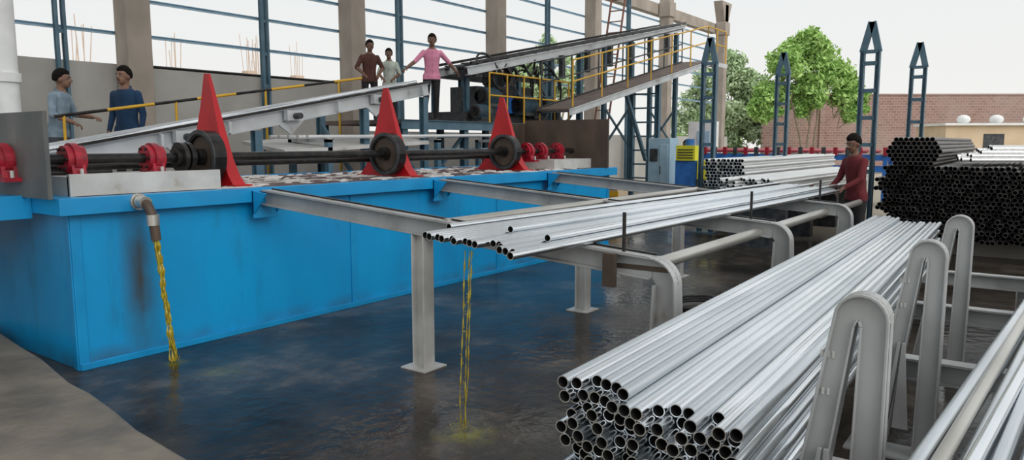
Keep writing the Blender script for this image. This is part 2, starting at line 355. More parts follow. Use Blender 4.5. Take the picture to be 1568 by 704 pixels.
for i in range(16):
    a=R_(0,6.3); q=R_(0,.06); b.ell((2.885+q*math.cos(a),5.26+q*math.sin(a),R_(.004,.04)),(.004,.004,.006),'stream',n=6,k=4)
b.done()
b=MB('dripping_water_stream')
for k_ in (-.022,.016,.004): strand(b,(3.24+k_*.6,2.66-k_*.8,1.03),(3.14+k_*.6,2.63-k_*.8,.005),.0040,.008,60)
for i in range(40):
    t=R_(0,1); b.ell((3.24-.1*t+R_(-.015,.015),2.655+R_(-.025,.025),1.0-t*.98),(.003,.003,.006),'stream',n=6,k=4)
for i in range(18):
    a=R_(0,6.3); q=R_(0,.09); b.ell((3.14+q*math.cos(a),2.63+q*math.sin(a),R_(.003,.04)),(.003,.003,.004),'stream',n=6,k=4)
b.done()

# ------------------------------------------------------------------ shaft line on tank
YS,ZS=6.1,1.52
b=MB('kicker_drive_shaft')
b.tube((1.2,YS,ZS),(10.1,YS,ZS),.042,'black',16)
b.tube((2.3,YS+.28,ZS-.07),(10.0,YS+.28,ZS-.07),.028,'black',12)
b.tube((2.3,YS-.02,ZS-.10),(2.9,YS-.02,ZS-.10),.02,'black',10)
b.bx(2.42,3.62,5.72,6.45,1.26,1.40,'grayw'); b.bx(2.42,3.62,5.70,5.74,1.26,1.42,'grayw')
b.bx(8.95,10.0,5.75,6.45,1.26,1.40,'grayw')
for X in (2.15,2.62,3.25,8.75,9.1,9.55):
    b.tube((X-.07,YS,ZS),(X+.07,YS,ZS),.105,'redbr',20); b.ringx((X,YS,ZS),.125,.06,.05,'redbr')
    b.prism([(X-.05,YS-.13,1.38),(X-.05,YS+.13,1.38),(X-.05,YS+.09,1.5),(X-.05,YS-.09,1.5)],(.1,0,0),'redbr')
    b.bx(X-.06,X+.06,YS-.18,YS+.18,1.37,1.40,'redbr')
    for s in (-1,1): b.tube((X,YS+s*.15,1.40),(X,YS+s*.15,1.45),.014,'grayw',8)
    for k in range(6):
        a=k*math.pi/3; b.tube((X-.085,YS+.085*math.cos(a),ZS+.085*math.sin(a)),(X-.03,YS+.085*math.cos(a),ZS+.085*math.sin(a)),.012,'black',6)
for X in (3.5,3.56): b.tube((X-.02,YS,ZS),(X+.02,YS,ZS),.13,'black',22)
b.tube((3.44,YS,ZS),(3.62,YS,ZS),.08,'black',16)
b.bx(2.2,2.23,5.52,6.6,1.26,1.86,'platel')
b.bx(10.0,10.04,5.46,7.0,1.26,2.0,'rust'); b.bx(9.3,10.0,7.0,7.04,1.26,1.95,'rust')
b.done()
for X in (3.80,6.05,8.3):
    b=MB('red_fin_guide')
    prof=[(YS-.26,1.262),(YS-.17,1.36),(YS-.10,1.50),(YS-.035,1.72),(YS+.055,1.99),(YS+.145,2.27),(YS+.21,2.275),(YS+.28,1.99),(YS+.345,1.74),(YS+.41,1.52),(YS+.48,1.37),(YS+.58,1.262)]
    n=len(prof); vs=[]
    for sgn in (-1,1):
        for (y,z) in prof:
            t=max(.012,.065*(1-(z-1.26)/1.0)); vs.append((X+.10+sgn*t,y,z))
    fs=[tuple(range(n-1,-1,-1)),tuple(range(n,2*n))]+[(i,(i+1)%n,(i+1)%n+n,i+n) for i in range(n)]
    b.add(vs,fs,'red')
    b.prism([(X+.02,YS-.30,1.262),(X+.02,YS+.60,1.262),(X+.02,YS+.60,1.275),(X+.02,YS-.30,1.275)],(.18,0,0),'red')
    b.ringx((X-.06,YS,ZS),.235,.19,.12,'black'); b.tube((X-.09,YS,ZS),(X-.04,YS,ZS),.20,'rust',26)
    b.ringx((X-.122,YS,ZS),.24,.205,.012,'dark'); b.tube((X-.16,YS,ZS),(X+.10,YS,ZS),.075,'black',18)
    b.done()

# ------------------------------------------------------------------ discharge rack
def zr(y): return 1.245-(5.5-y)*.069
b=MB('pipe_discharge_rack')
for X in (3.9,6.2,8.5):
    h=.13
    yE=1.82
    b.ibeam((X,5.47,zr(5.48)-h/2),(X,yE,zr(yE)-h/2),.11,h,.012,'gray')
    b.prism([(X+.045,5.45,zr(5.45)),(X+.045,yE,zr(yE)),(X+.045,yE,zr(yE)+.012),(X+.045,5.45,zr(5.45)+.012)],(.02,0,0),'black')
    b.prism([(X-.055,5.45,zr(5.45)),(X-.055,yE,zr(yE)),(X-.055,yE,zr(yE)+.006),(X-.055,5.45,zr(5.45)+.006)],(.03,0,0),'gray')
    zc0=zr(yE)
    out=[]
    for i in range(9):
        a=math.pi/2*i/8
        out.append((X-.055,yE-.16*math.sin(a),zc0-.16+.16*math.cos(a)))
    o=[(X-.006,p[1],p[2]) for p in out]+[(X-.006,yE-.20,0)]
    i2=[(X-.006,yE+.0,0),(X-.006,yE-.03,zc0-.17),(X-.006,yE,zc0-.13)]
    b.prism(o+i2,(.012,0,0),'gray')
    ol=[V((X-.055,p[1],p[2])) for p in out]+[V((X-.055,yE-.20,0))]
    for i in range(len(ol)-1):
        p,q=ol[i],ol[i+1]
        b.prism([p,q,q+V((0,.012,0)) if i>6 else q+V((0,.004,-.011)),p+V((0,.012,0)) if i>6 else p+V((0,.004,-.011))],(.11,0,0),'gray')
    b.prism([(X-.055,yE-.035,zc0-.16),(X-.055,yE-.0,0),(X-.055,yE+.012,0),(X-.055,yE-.02,zc0-.16)],(.11,0,0),'gray')
    b.bx(X-.11,X+.11,yE-.28,yE+.06,0,.014,'gray')
    b.ibeam((X,3.64,0),(X,3.64,zr(3.64)-h),.11,.12,.012,'grayw',up=(0,1,0)); b.bx(X-.12,X+.12,3.52,3.76,0,.012,'grayw')
    b.tube((X-.02,2.0,zc0+.0),(X-.02,2.0,zc0+.25),.012,'black',8)
for (ya,dz,rr) in ((3.42,-.02,.035),(1.93,-.10,.042),):
    b.tube((3.9,ya,zr(ya)+dz),(8.5,ya,zr(ya)+dz),rr,'galv2',14)
b.tube((8.5,2.0,.86),(10.6,2.0,.86),.04,'galv2',14)
b.beam((3.9,2.15,.92),(3.9,1.7,.92),.02,.03,'rust')
b.bx(3.80,3.835,2.02,2.10,.80,1.0,'rust')
b.done(bevel=.002)

b=MB('galvanised_pipes_on_rack')
RP=.0225
ys=[2.26+.0465*i for i in range(16)]
for i,y in enumerate(ys):
    xa=3.2+R_(-.03,.03)+(.08 if 3<i<7 else 0)-(.12 if i==0 else 0); z=zr(y)+.012+RP
    yf=2.10+(y-2.26)*.92
    b.hollow((xa,y,z),(xa+6.75+R_(-.25,.1),yf,zr(yf)+.014+RP),RP,.003,random.choice(('galv','galvb')),n=18)
for y in (2.62,2.30): 
    b.hollow((3.6+R_(-.1,.1),y+.023,zr(y)+.012+RP*2.75),(10.0,2.13+(y-2.26)*.92,zr(2.3)+.014+RP*2.75),RP,.003,'galv',n=18)
b.hollow((3.55,3.08,zr(3.08)+.012+RP),(10.1,2.92,zr(2.92)+.012+RP),RP,.003,'galv')
b.done()

# ------------------------------------------------------------------ bundles
def hexbundle(name,ya,yb,za,zb,xa,xb,r,mat,jit=.04,n=12,pitchk=1.03,skip=0,slope=0,dyf=0,mi='hole',wav=.012,mat2=None,jz=0,clip=None):
    b=MB(name); p=2*r*pitchk; row=0; z=za+r
    while z<=zb:
        y=ya+r+(p/2 if row%2 else 0)
        while y<=yb:
            if random.random()>=skip and (clip is None or clip(y,z)):
                lim = zb-slope*(yb-y)
                if z<=lim:
                    x=xa+R_(-jit,jit); dy=R_(-wav,wav); q=R_(-jz,jz); q2=R_(-jz,jz)
                    b.hollow((x,y+q,z+q2),(xb+R_(-jit,jit),y+dy+dyf,z+R_(-.004,.004)),r,r*.15,(mat2 if mat2 and random.random()<.4 else mat),mi=mi,n=n)
            y+=p
        z+=p*.866; row+=1
    return b
b=hexbundle('galvanised_pipe_bundle',.64,1.25,.505,.885,2.02,8.5,.0215,'galv',.07,20,1.01,slope=.09,dyf=.19,wav=.010,mat2='galvb')
b.done()
b=MB('pipe_support_cradle')
for X in (2.75,4.4,5.98,7.6):
    b.ibeam((X,1.6,.44),(X,-.9,.44),.1,.12,.012,'gray')
    for y in (1.45,.1,-.8): b.ibeam((X,y,0),(X,y,.38),.1,.1,.012,'gray',up=(0,1,0))
b.done()
for X in (2.56,4.2,5.78):
    b=MB('arched_pipe_stopper'); sh=.025
    outer=[(.355,.0),(.350,.6),(.350,1.0)]
    cx,cz,rr=.435,1.075,.085
    for i in range(11):
        a=math.pi-math.pi*i/10; outer.append((cx+rr*math.cos(a),cz+rr*math.sin(a)))
    outer+=[(.565,.80),(.69,.0)]
    hole=[(.585,.0),(.452,1.05),(.444,1.07),(.437,1.05),(.455,.0)]
    outer=[(y+sh,z) for y,z in outer]; hole=[(y+sh,z) for y,z in hole]
    b.prism([(X+.02,y,z) for y,z in outer]+[(X+.02,y,z) for y,z in hole],(.012,0,0),'gray')
    def flange(pl,w,t,sg):
        for i in range(len(pl)-1):
            (ya,za),(yb2,zb2)=pl[i],pl[i+1]; dx,dz=yb2-ya,zb2-za; l=math.hypot(dx,dz) or 1; ny,nz=-dz/l*t*sg,dx/l*t*sg
            b.prism([(X-.0,ya,za),(X-.0,yb2,zb2),(X-.0,yb2+ny,zb2+nz),(X-.0,ya+ny,za+nz)],(w,0,0),'gray')
    flange(outer,.09,.009,-1); flange(hole,.09,.007,-1)
    b.prism([(X-.01,.50,.16),(X-.01,.535,.62),(X-.01,.55,.62),(X-.01,.575,.16)],(.012,0,0),'gray')
    b.prism([(X-.01,.60,.16),(X-.01,.556,.62),(X-.01,.57,.62),(X-.01,.63,.16)],(.012,0,0),'gray')
    for k in range(3): b.bx(X+.016,X+.02,.535+.018*k,.545+.018*k,.93,.955,'grayw'); b.bx(X+.016,X+.02,.545+.018*k,.555+.018*k,.80,.825,'grayw')
    b.bx(X-.04,X+.16,.30,.80,0,.014,'gray')
    b.done(bevel=.002)
b=MB('loose_pipe_stack')
for i in range(18):
    y=.335-.05*i; z=.70+R_(-.02,.04)+.02*math.sin(i)
    b.hollow((1.35+R_(-.3,.3),y+R_(-.015,.015),z),(8.2+R_(-.3,.3),y-.49+R_(-.06,.06),z-.02),.0225,.0035,'galv2' if i%5==1 else ('galv' if i%2 else 'galvb'),n=18)
for i in range(17):
    y=.305-.05*i; b.hollow((1.3+R_(-.3,.3),y,.62),(8.1,y-.50,.62),.0225,.0035,'galvb',n=14)
b.beam((1.9,.30,.57),(1.9,-.8,.57),.05,.05,'gray'); b.beam((7.6,-.1,.57),(7.6,-1.2,.57),.05,.05,'gray')
for y in (.25,-.7): b.bx(1.88,1.92,y-.02,y+.02,0,.55,'gray'); b.bx(7.58,7.62,y-.42,y-.38,0,.55,'gray')
b.done()

# ------------------------------------------------------------------ far pipe piles
b=hexbundle('black_pipe_pile',-1.8,2.06,.25,1.33,12.0,17.9,.032,'blackp',.14,12,1.06,jz=.008,wav=.03,
    clip=lambda y,z: y<2.06-max(0,.85-z)*.35-.10*math.sin(z*9)**2 and z<1.33-.05*math.sin(y*5)**2)
r=.032;p=2*r*1.02;cy,cz=1.56,1.52
for row in range(-3,4):
    for k in range(11-abs(row)):
        y=cy-(10-abs(row))*p/2+k*p; b.hollow((11.8+R_(-.04,.04),y,cz+row*p*.866),(17.7,y,cz+row*p*.866),r,r*.16,'blackp',n=12)
b.bx(12.6,12.8,-1.8,2.2,0,.26,'conc'); b.bx(16.5,16.7,-1.8,2.2,0,.26,'conc')
b.done()
b=MB('zinc_pipe_stack')
for lay in range(4):
    for i in range(20-lay*3):
        x=12.25+.12*i+.06*lay+lay*.16; y=.98+.01*i-.12*lay+R_(-.15,.1)
        b.hollow((x,y,1.40+lay*.052+.002*i),(x+2.4,y-3.4,1.40+lay*.052),.029,.005,'galvw',mi='holeg',n=12)
b.done()
b=hexbundle('zinc_pipe_stack',4.15,4.85,.88,1.36,12.4,18.9,.03,'galvw',.06,12,1.03)
for X in (13.4,15.3,18): b.bx(X,X+.2,3.3,5.0,0,.88,'dark')
b.done()
b=hexbundle('zinc_pipe_stack',3.2,4.0,.85,1.14,10.9,17.2,.025,'galvw',.3,10,1.03,mi='holeg',dyf=-.2)
for X in (11.5,): b.bx(X,X+.15,3.2,4.1,0,.85,'dark')
b.done()

def stanchion(X,Y,H=3.5):
    b=MB('pipe_storage_stanchion')
    for s in (-.11,.11): b.ibeam((X,Y+s,0),(X,Y+s,H-.42),.10,.065,.012,'bluedk',up=(0,1,0))
    z=.35
    while z<H-.45:
        b.beam((X,Y-.11,z),(X,Y+.11,z),.07,.06,'bluedk'); z+=.42
    b.beam((X,Y-.113,H-.46),(X,Y-.005,H),.10,.06,'bluedk',up=(1,0,0)); b.beam((X,Y+.113,H-.46),(X,Y+.005,H),.10,.06,'bluedk',up=(1,0,0))
    b.beam((X,Y-.11,H-.45),(X,Y+.11,H-.45),.08,.05,'bluedk')
    b.bx(X-.15,X+.15,Y-.22,Y+.22,0,.02,'bluedk'); b.done()
for p in ((13,5.05),(12.75,2.36),(16,4.62),(15.9,2.1)): stanchion(*p)

# ------------------------------------------------------------------ inclined conveyor
def zc(x): return 1.57+.184*(x-3.3)
XE=8.75
b=MB('inclined_pipe_conveyor')
for y in (8.0,8.95):
    b.ibeam((3.2,y,zc(3.2)-.09),(XE,y,zc(XE)-.09),.10,.18,.014,'conv')
b.beam((3.3,7.93,zc(3.3)+.02),(XE,7.93,zc(XE)+.02),.03,.03,'black')
b.beam((3.1,8.5,zc(3.1)+.02),(XE,8.5,zc(XE)+.02),.05,.05,'conv'); b.tube((2.9,8.25,zc(2.9)),(XE,8.25,zc(XE)+.03),.03,'galv',10)
x=3.5
while x<XE:
    b.tube((x,8.0,zc(x)-.04),(x,8.95,zc(x)-.04),.04,'galv2',10)
    b.prism([(x-.015,7.95,zc(x)-.18),(x-.015,7.90,zc(x)-.16),(x-.015,7.90,zc(x)-.03),(x-.015,7.95,zc(x)-.01)],(.03,0,0),'conv')
    x+=.84
for x in (4.6,6.1,7.6):
    b.bx(x-.12,x+.12,7.87,7.95,zc(x)-.16,zc(x)-.03,'conv'); b.tube((x,7.87,zc(x)-.1),(x,7.76,zc(x)-.1),.04,'dark',12)
    b.prism([(x-.2,7.96,zc(x)-.21),(x+.2,7.96,zc(x)-.15),(x,7.96,zc(x)-.34)],(0,.03,0),'conv')
for x in (3.6,5.6,7.4,XE-.1):
    for y in (8.0,8.95): b.ibeam((x,y,0),(x,y,zc(x)-.2),.1,.1,.01,'bluedk',up=(0,1,0))
    b.beam((x,8.0,.9),(x,8.95,zc(x)-.4),.05,.05,'bluedk')
b.done()
b=MB('striped_handrail')
zz=lambda x:1.95+.16*(x-3.9)
for i in range(24):
    xa=3.9+i*.2; xb=xa+.2
    b.tube((xa,9.45,zz(xa)),(xb,9.45,zz(xb)),.02,'yel' if (i//3)%2 else 'black',8)
for x in (4.0,5.4,6.8,8.2):
    b.tube((x,9.45,.9),(x,9.45,zz(x)),.018,'yel',8)
b.tube((3.9,9.45,1.5),(8.7,9.45,2.27),.015,'black',8)
b.done()
b=MB('secondary_pipe_trough')
b.prism([(5.9,7.85,1.50),(8.6,7.85,1.62),(8.9,9.2,1.75),(6.2,9.2,1.62)],(0,0,.05),'grayw')
for k in range(5): b.tube((6.3,7.9+.2*k,1.72),(11.6,7.9+.2*k,1.78),.028,'galvw',10)
for x in (6.6,8.8,10.8): b.bx(x,x+.08,7.85,7.93,0,1.69,'bluedk'); b.bx(x,x+.08,8.62,8.70,0,1.69,'bluedk'); b.bx(x,x+.08,7.85,8.7,1.65,1.70,'conv')
b.done()
b=MB('raised_walkway'); b.bx(2.4,8.85,9.75,11.6,.8,.9,'conc')
for x in (2.6,5.6,8.6):
    for y in (9.9,11.4): b.bx(x,x+.15,y,y+.15,0,.8,'conc')
b.done()
b=MB('operator_platform')
b.bx(8.9,14.6,8.75,10.9,1.96,2.03,'walkway'); b.chan((8.9,8.74,1.95),(14.6,8.74,1.95),.05,.16,.01,'bluedk')
for x in (9.0,10.6,12.2,13.8,14.5):
    for y in (8.8,10.8): b.ibeam((x,y,0),(x,y,1.96),.12,.12,.012,'bluedk',up=(0,1,0))
for x in (9.0,10.6,12.2): b.beam((x,8.8,.4),(x+1.6,8.8,1.8),.05,.05,'bluedk')
b.beam((9,8.8,1.5),(14.5,8.8,1.5),.08,.08,'bluelt')
b.done()
b=MB('hydraulic_drive_machine')
b.bx(11.2,14.2,9.3,10.3,2.03,2.25,'dark')
for x in (11.35,12.2,13.1,14.0):
    for y in (9.35,10.2): b.ibeam((x,y,2.2),(x,y,3.0),.09,.09,.01,'bluedk',up=(0,1,0))
b.bx(11.2,14.1,9.3,9.42,2.95,3.07,'dark'); b.bx(11.2,14.1,10.15,10.27,2.95,3.07,'dark')
b.bx(11.5,12.1,9.2,9.9,2.25,2.75,'dark'); b.bx(12.5,13.0,9.15,9.8,2.25,2.6,'bluemc'); b.bx(13.2,13.9,9.5,9.9,2.25,2.85,'dark')
for (x,y,z,r,l) in ((11.8,9.15,2.55,.17,.5),(12.9,9.05,2.42,.19,.55),(13.5,9.2,2.35,.16,.6),(12.3,9.4,2.9,.12,.5),(13.8,9.1,2.5,.15,.4),(11.5,9.1,2.25,.13,.4)):
    b.tube((x-l/2,y,z),(x+l/2,y,z),r,'dark',18)
    for k in range(9): b.ringx((x-l/2+.04+k*l/10,y,z),r*1.1,r*.9,.012,'bluedk',16)
    b.tube((x-l/2-.05,y,z),(x-l/2,y,z),r*.7,'black',14); b.bx(x-l*.3,x+l*.3,y-r*.8,y+r*.8,z-r*1.15,z-r*.8,'dark')
b.tube((11.2,9.2,3.12),(14.2,9.2,3.5),.05,'black',10); b.tube((11.1,9.5,3.05),(12.6,9.5,3.1),.07,'conv',12)
for k in range(15):
    x=11.3+.18*k; pts=[]
    for i in range(12):
        t=i/11; pts.append((x+.5*t,9.05+.1*math.sin(k+t*5),3.1+.28*math.sin(t*math.pi)-.6*t*(k%3)*.5))
    b.path(pts,.022,'hose',6)
b.ringx((12.05,9.0,2.95),.26,.2,.05,'black',24,axis=(.3,1,0)); b.ringx((12.35,9.0,3.0),.2,.15,.05,'black',24,axis=(.2,1,0))
b.bx(11.15,11.35,8.95,9.25,2.9,3.15,'dark'); b.tube((11.05,9.1,3.0),(11.3,9.1,3.02),.05,'black',10)
b.tube((14.0,8.95,2.03),(14.0,8.95,2.5),.1,'dark',14)
b.done()
b=MB('yellow_guard_rail')
def rail(b,p,q,h,n,m='yel',r=.018,cols=(1,.55)):
    p=V(p);q=V(q)
    for i in range(n+1):
        a=p.lerp(q,i/n); b.tube(a,a+V((0,0,h)),r,m,8)
    for k in cols: b.tube(p+V((0,0,k*h)),q+V((0,0,k*h)),r,m,8)
rail(b,(11.4,8.82,2.03),(14.3,8.82,2.03),.95,5); b.done()

def zu(x): return 3.0+.2*(x-11.0)
b=MB('elevated_conveyor')
for y in (8.95,9.75):
    b.ibeam((10.9,y,zu(10.9)),(21.0,y,zu(21.0)),.12,.16,.014,'conv')
    b.beam((11,y,zu(11)+.14),(21,y,zu(21)+.14),.05,.05,'black')
x=11.2
while x<21:
    b.tube((x,8.95,zu(x)+.06),(x,9.75,zu(x)+.06),.05,'dark',10); x+=.5
for x in (15,17.6,20.4):
    for y in (8.95,9.75): b.ibeam((x,y,0),(x,y,zu(x)-.1),.12,.12,.012,'bluedk',up=(0,1,0))
    b.beam((x,8.95,1.5),(x,9.75,2.6),.05,.05,'bluedk'); b.beam((x,9.75,1.5),(x,8.95,2.6),.05,.05,'bluedk')
for i in range(6):
    x=14+i*1.1; b.bx(x,x+.12,8.8,8.9,zu(x)-.55,zu(x)-.05,'dark')
b.done()
def zw(x): return 2.35+.215*(x-13.0)
b=MB('inclined_access_walkway')
b.prism([(12.8,7.9,zw(12.8)-.02),(20.2,7.9,zw(20.2)-.02),(20.2,8.7,zw(20.2)-.02),(12.8,8.7,zw(12.8)-.02)],(0,0,.04),'walkway')
b.chan((12.8,7.88,zw(12.8)-.06),(20.2,7.88,zw(20.2)-.06),.05,.13,.012,'conv'); b.chan((12.8,8.7,zw(12.8)-.02),(20.2,8.7,zw(20.2)-.02),.05,.13,.012,'dark')
b.bx(20.2,21.6,7.9,8.7,zw(20.2)-.02,zw(20.2)+.02,'walkway')
b.beam((20.2,7.88,zw(20.2)-.04),(21.6,7.88,zw(20.2)-.04),.05,.12,'conv')
for i in range(8):
    x=13+i*1.02; b.beam((x,7.9,zw(x)-.05),(x,8.7,zw(x)-.05),.05,.08,'conv')
b.beam((16,8.3,zw(16)-.1),(17.2,8.3,1.2),.08,.08,'bluedk')
for x in (17.1,):
    for y in (7.95,8.65): b.ibeam((x,y,0),(x,y,zw(x)-.1),.12,.12,.01,'bluedk',up=(0,1,0))
for k in range(8): 
    z=.4+.35*k
    if z<zw(17.1): b.beam((17.1,7.95,z),(17.1,8.65,z),.04,.04,'bluedk')
b.done()
b=MB('yellow_guard_rail'); rail(b,(13.0,7.92,zw(13)),(20.2,7.92,zw(20.2)),.95,6); rail(b,(20.2,7.92,zw(20.2)),(21.6,7.92,zw(20.2)),.95,2); rail(b,(13.0,8.68,zw(13)),(20.2,8.68,zw(20.2)),.95,6,m='dark'); b.done()
b=MB('red_lattice_ladder')
for y in (10.3,10.75): b.tube((18.3,y,0),(20.6,y,9.0),.03,'rack',8)
for k in range(28):
    t=k/28; x=18.3+2.3*t; b.tube((x,10.3,9.0*t),(x,10.75,9.0*t),.018,'rack',6)
b.done()

# ------------------------------------------------------------------ mid-ground machinery
b=MB('blue_roller_line')
for z in (.95,1.25): b.beam((21,2.4,z),(21,9.6,z),.08,.14,'bluemc'); b.beam((21.8,2.4,z),(21.8,9.6,z),.08,.14,'bluemc')
for i in range(24):
    y=2.5+i*.3
    b.tube((20.95,y,1.42),(21.85,y,1.42),.06,'redbr',8); b.bx(20.9,21.0,y-.05,y+.05,1.3,1.52,'redbr' if i%2 else 'dark')
    if i%3==0:
        b.bx(20.95,21.05,y-.05,y+.05,0,1.3,'bluemc'); b.bx(21.75,21.85,y-.05,y+.05,0,1.3,'bluemc')
    if i%4==1: b.bx(20.7,21.0,y-.1,y+.14,.7,1.1,'bluelt')
b.done()
b=MB('yellow_drive_cabinet')
X,Y=15.5,6.5
b.bx(X,X+.5,Y-.25,Y+.25,.0,1.25,'bluemc'); b.bx(X-.05,X+.45,Y-.22,Y+.22,1.25,1.58,'yelm'); b.bx(X-.05,X+.35,Y-.62,Y-.28,.85,1.25,'yelm'); b.bx(X-.05,X+.4,Y-.64,Y-.26,0,.85,'dark')
for k in range(4): b.bx(X-.07,X-.05,Y-.18,Y+.18,1.3+.06*k,1.32+.06*k,'dark')
b.tube((X+.2,Y,1.58),(X+.2,Y,1.72),.1,'bluemc',12); b.done()
b=MB('blue_control_cabinet')
b.bx(16.2,16.7,7.2,7.75,.0,1.75,'bluelt'); b.bx(16.18,16.2,7.24,7.45,.2,1.6,'bluelt'); b.bx(16.17,16.2,7.5,7.7,1.2,1.5,'dark'); b.bx(16.16,16.18,7.42,7.44,.9,1.1,'black'); b.done(bevel=.01)
b=MB('wooden_crate')
b.bx(14.4,14.9,7.6,8.1,.1,.8,'tan'); 
for k in range(4): b.bx(14.37,14.40,7.58,8.12,.12+.17*k,.24+.17*k,'yel')
b.bx(14.4,14.9,7.6,7.7,0,.1,'tan'); b.bx(14.4,14.9,8.0,8.1,0,.1,'tan'); b.done()
b=MB('tall_control_panel'); 
b.bx(22.3,22.8,8.5,9.3,0,2.3,'white'); b.bx(22.28,22.3,8.6,9.0,1.5,2.0,'bluelt'); b.bx(22.28,22.3,8.6,9.2,.2,1.3,'grayw'); b.done()
b=MB('coiled_hose')
for k in range(3): b.path([(6.9+(.28+.03*k)*math.cos(a/3),2.75+(.2+.02*k)*math.sin(a/3),.03+.02*k) for a in range(20)],.012,'hose',6)
b.done()

# ------------------------------------------------------------------ background
b=MB('brick_boundary_wall')
A=V((40.4,12.6,0)); B=V((54.6,-7.6,0)); Lw=(B-A).length
b.bx(0,Lw,0,.3,0,4.15,'brick'); b.bx(0,Lw,-.04,.34,4.15,4.22,'brick'); b.bx(3,3.3,-.1,0,0,4.15,'brick')
ob=b.done((0,0,0)); ob.location=A; ob.rotation_euler=(0,0,math.atan2((B-A).y,(B-A).x))
b=MB('tan_outbuilding')
A=V((36.0,3.6,0)); B=V((41.5,-6.5,0)); Lw=(B-A).length
b.bx(0,Lw,0,3,0,2.35,'tan'); b.bx(-.1,Lw+.1,-.15,3.1,2.35,2.45,'white')
for k in range(8): b.ell((.8+1.3*k,.3,2.6),(.26,.26,.2),'white'); b.tube((.8+1.3*k,.3,2.45),(.8+1.3*k,.3,2.52),.16,'white',12)
b.bx(1.5,2.3,-.02,0,0,2.0,'dark')
ob=b.done((0,0,0)); ob.location=A; ob.rotation_euler=(0,0,math.atan2((B-A).y,(B-A).x))

def tree(P,blobs,nl,leafm,ls=.16,trunk=.12,nsub=16):
    b=MB('leafy_tree'); P=V(P)
    blobs=[((Rt*l+Fd*d+V((0,0,z))),r) for l,d,z,r in blobs]
    for s in range(3):
        q=blobs[s%len(blobs)][0]; pts=[P+V((R_(-.05,.05),R_(-.05,.05),0))+ q*t+V((math.sin(t*4+s)*.15,math.cos(t*5+s)*.12,0)) for t in [i/7*.95 for i in range(8)]]
        b.path(pts,[trunk*(1-.8*i/7) for i in range(8)],'bark',7)
    for s in range(26):
        q,rr=blobs[s%len(blobs)]
        e=q+V((R_(-1,1),R_(-1,1),R_(-.7,1)))*rr*.8; b.path([P+q*.7,P+q*.7+(e-q*.7)*.5+V((0,0,.1)),P+e],[trunk*.3,trunk*.2,trunk*.06],'bark',5)
    vs=[];fs=[];sub=[]
    for c,rr in blobs:
        for k in range(nsub):
            d=V((random.gauss(0,1),random.gauss(0,1),random.gauss(0,1))).normalized()*rr*R_(.2,1.0)
            sub.append((c+V((d.x,d.y,d.z*.85)),rr*R_(.25,.45)))
    for i in range(nl):
        c,rad=random.choice(sub); d=V((random.gauss(0,1),random.gauss(0,1),random.gauss(0,.8))).normalized()*rad*R_(.3,1.15)
        c=P+c+d; a=V((R_(-1,1),R_(-1,1),R_(-1,1))).normalized(); q=a.cross(V((R_(-1,1),R_(-1,1),R_(-1,1)))).normalized()
        s=ls*R_(.6,1.2); o=len(vs); vs+=[c-a*s,c+q*s*.4,c+a*s,c-q*s*.4]; fs.append((o,o+1,o+2,o+3))
    b.add(vs,fs,leafm); b.done()
def FR(D,lat): p=Fd*D+Rt*lat; return (p.x,p.y,0)
tree(FR(36,14.3),[(0,0,4.6,1.2),(-1.2,0,5.1,1.0),(1.0,.3,5.0,1.1),(1.8,0,4.0,.9),(-1.6,.3,4.0,.9),(.1,0,6.3,.8),(.5,.3,5.9,.9),(.2,.2,3.5,.8),(-.6,.3,5.9,.8),(2.1,0,3.3,.7),(-2.0,.2,3.3,.7)],24000,'leaf',.15,.08,20)
tree(FR(42,12.0),[(0,0,3.2,1.6),(-1.5,.5,3.2,1.4),(1.6,.3,3.0,1.5),(.4,0,5.4,1.2),(-.9,.2,5.0,1.1),(1.4,0,4.6,1.1),(0,0,1.6,1.5),(-.2,0,6.1,.8),(2.6,0,3.6,1.0),(2.4,0,2.2,1.1)],26000,'leaf2',.17,.10,20)
tree(FR(48,12.2),[(0,0,1.7,1.5),(1.6,0,1.6,1.3),(-1.6,.5,1.5,1.3),(-3.0,.5,1.0,1.1)],8000,'leaf',.2,.12)
tree(FR(62,27),[(0,0,4.2,2.0),(-3,0,3.8,1.8),(3,.5,3.6,1.9),(-6,0,3.6,1.6),(6,0,3.4,1.8)],9000,'leaf2',.25,.14)
tree(FR(52,2.6),[(0,0,5.6,1.8),(-1.7,0,6.2,1.4),(1.8,.5,6.0,1.5),(0,0,7.6,1.3),(2.6,0,7.0,1.2)],12000,'leaf2',.19,.14)
for k,(D,lat,h) in enumerate(((30,-17.2,5.7),(31,-18.4,5.2),(36,-12.2,5.6),(37,-16.7,5.9),(42,-14.7,6.5),(46,-13.2,6.6),(46,-15.6,6.4))):
    x,y,_=FR(D,lat); b=MB('unfinished_brick_pillar')
    wd=.3; b.bx(x-wd,x+wd,y-wd,y+wd,0,h-.9,'tanbrick'); b.bx(x-wd-.1,x+wd+.1,y-wd-.1,y+wd+.1,h-2.8,h-2.6,'conc')
    for i in (-1,0,1):
        for j in (-1,1): b.tube((x+i*.22,y+j*.22,h-1.0),(x+i*.26+R_(-.1,.1),y+j*.3,h+R_(.2,1.2)),.018,'tanbrick',5)
    b.done()
b=MB('distant_building'); x,y,_=FR(60,-40); b.bx(x-8,x+26,y-4,y+6,0,5.2,'wall'); b.bx(x-8.3,x+26.3,y-4.3,y+6.3,5.2,5.5,'conc')
for k in range(9): b.bx(x-6+3.5*k,x-4.6+3.5*k,y-4.05,y-4,2.6,4.2,'dark')
b.done()

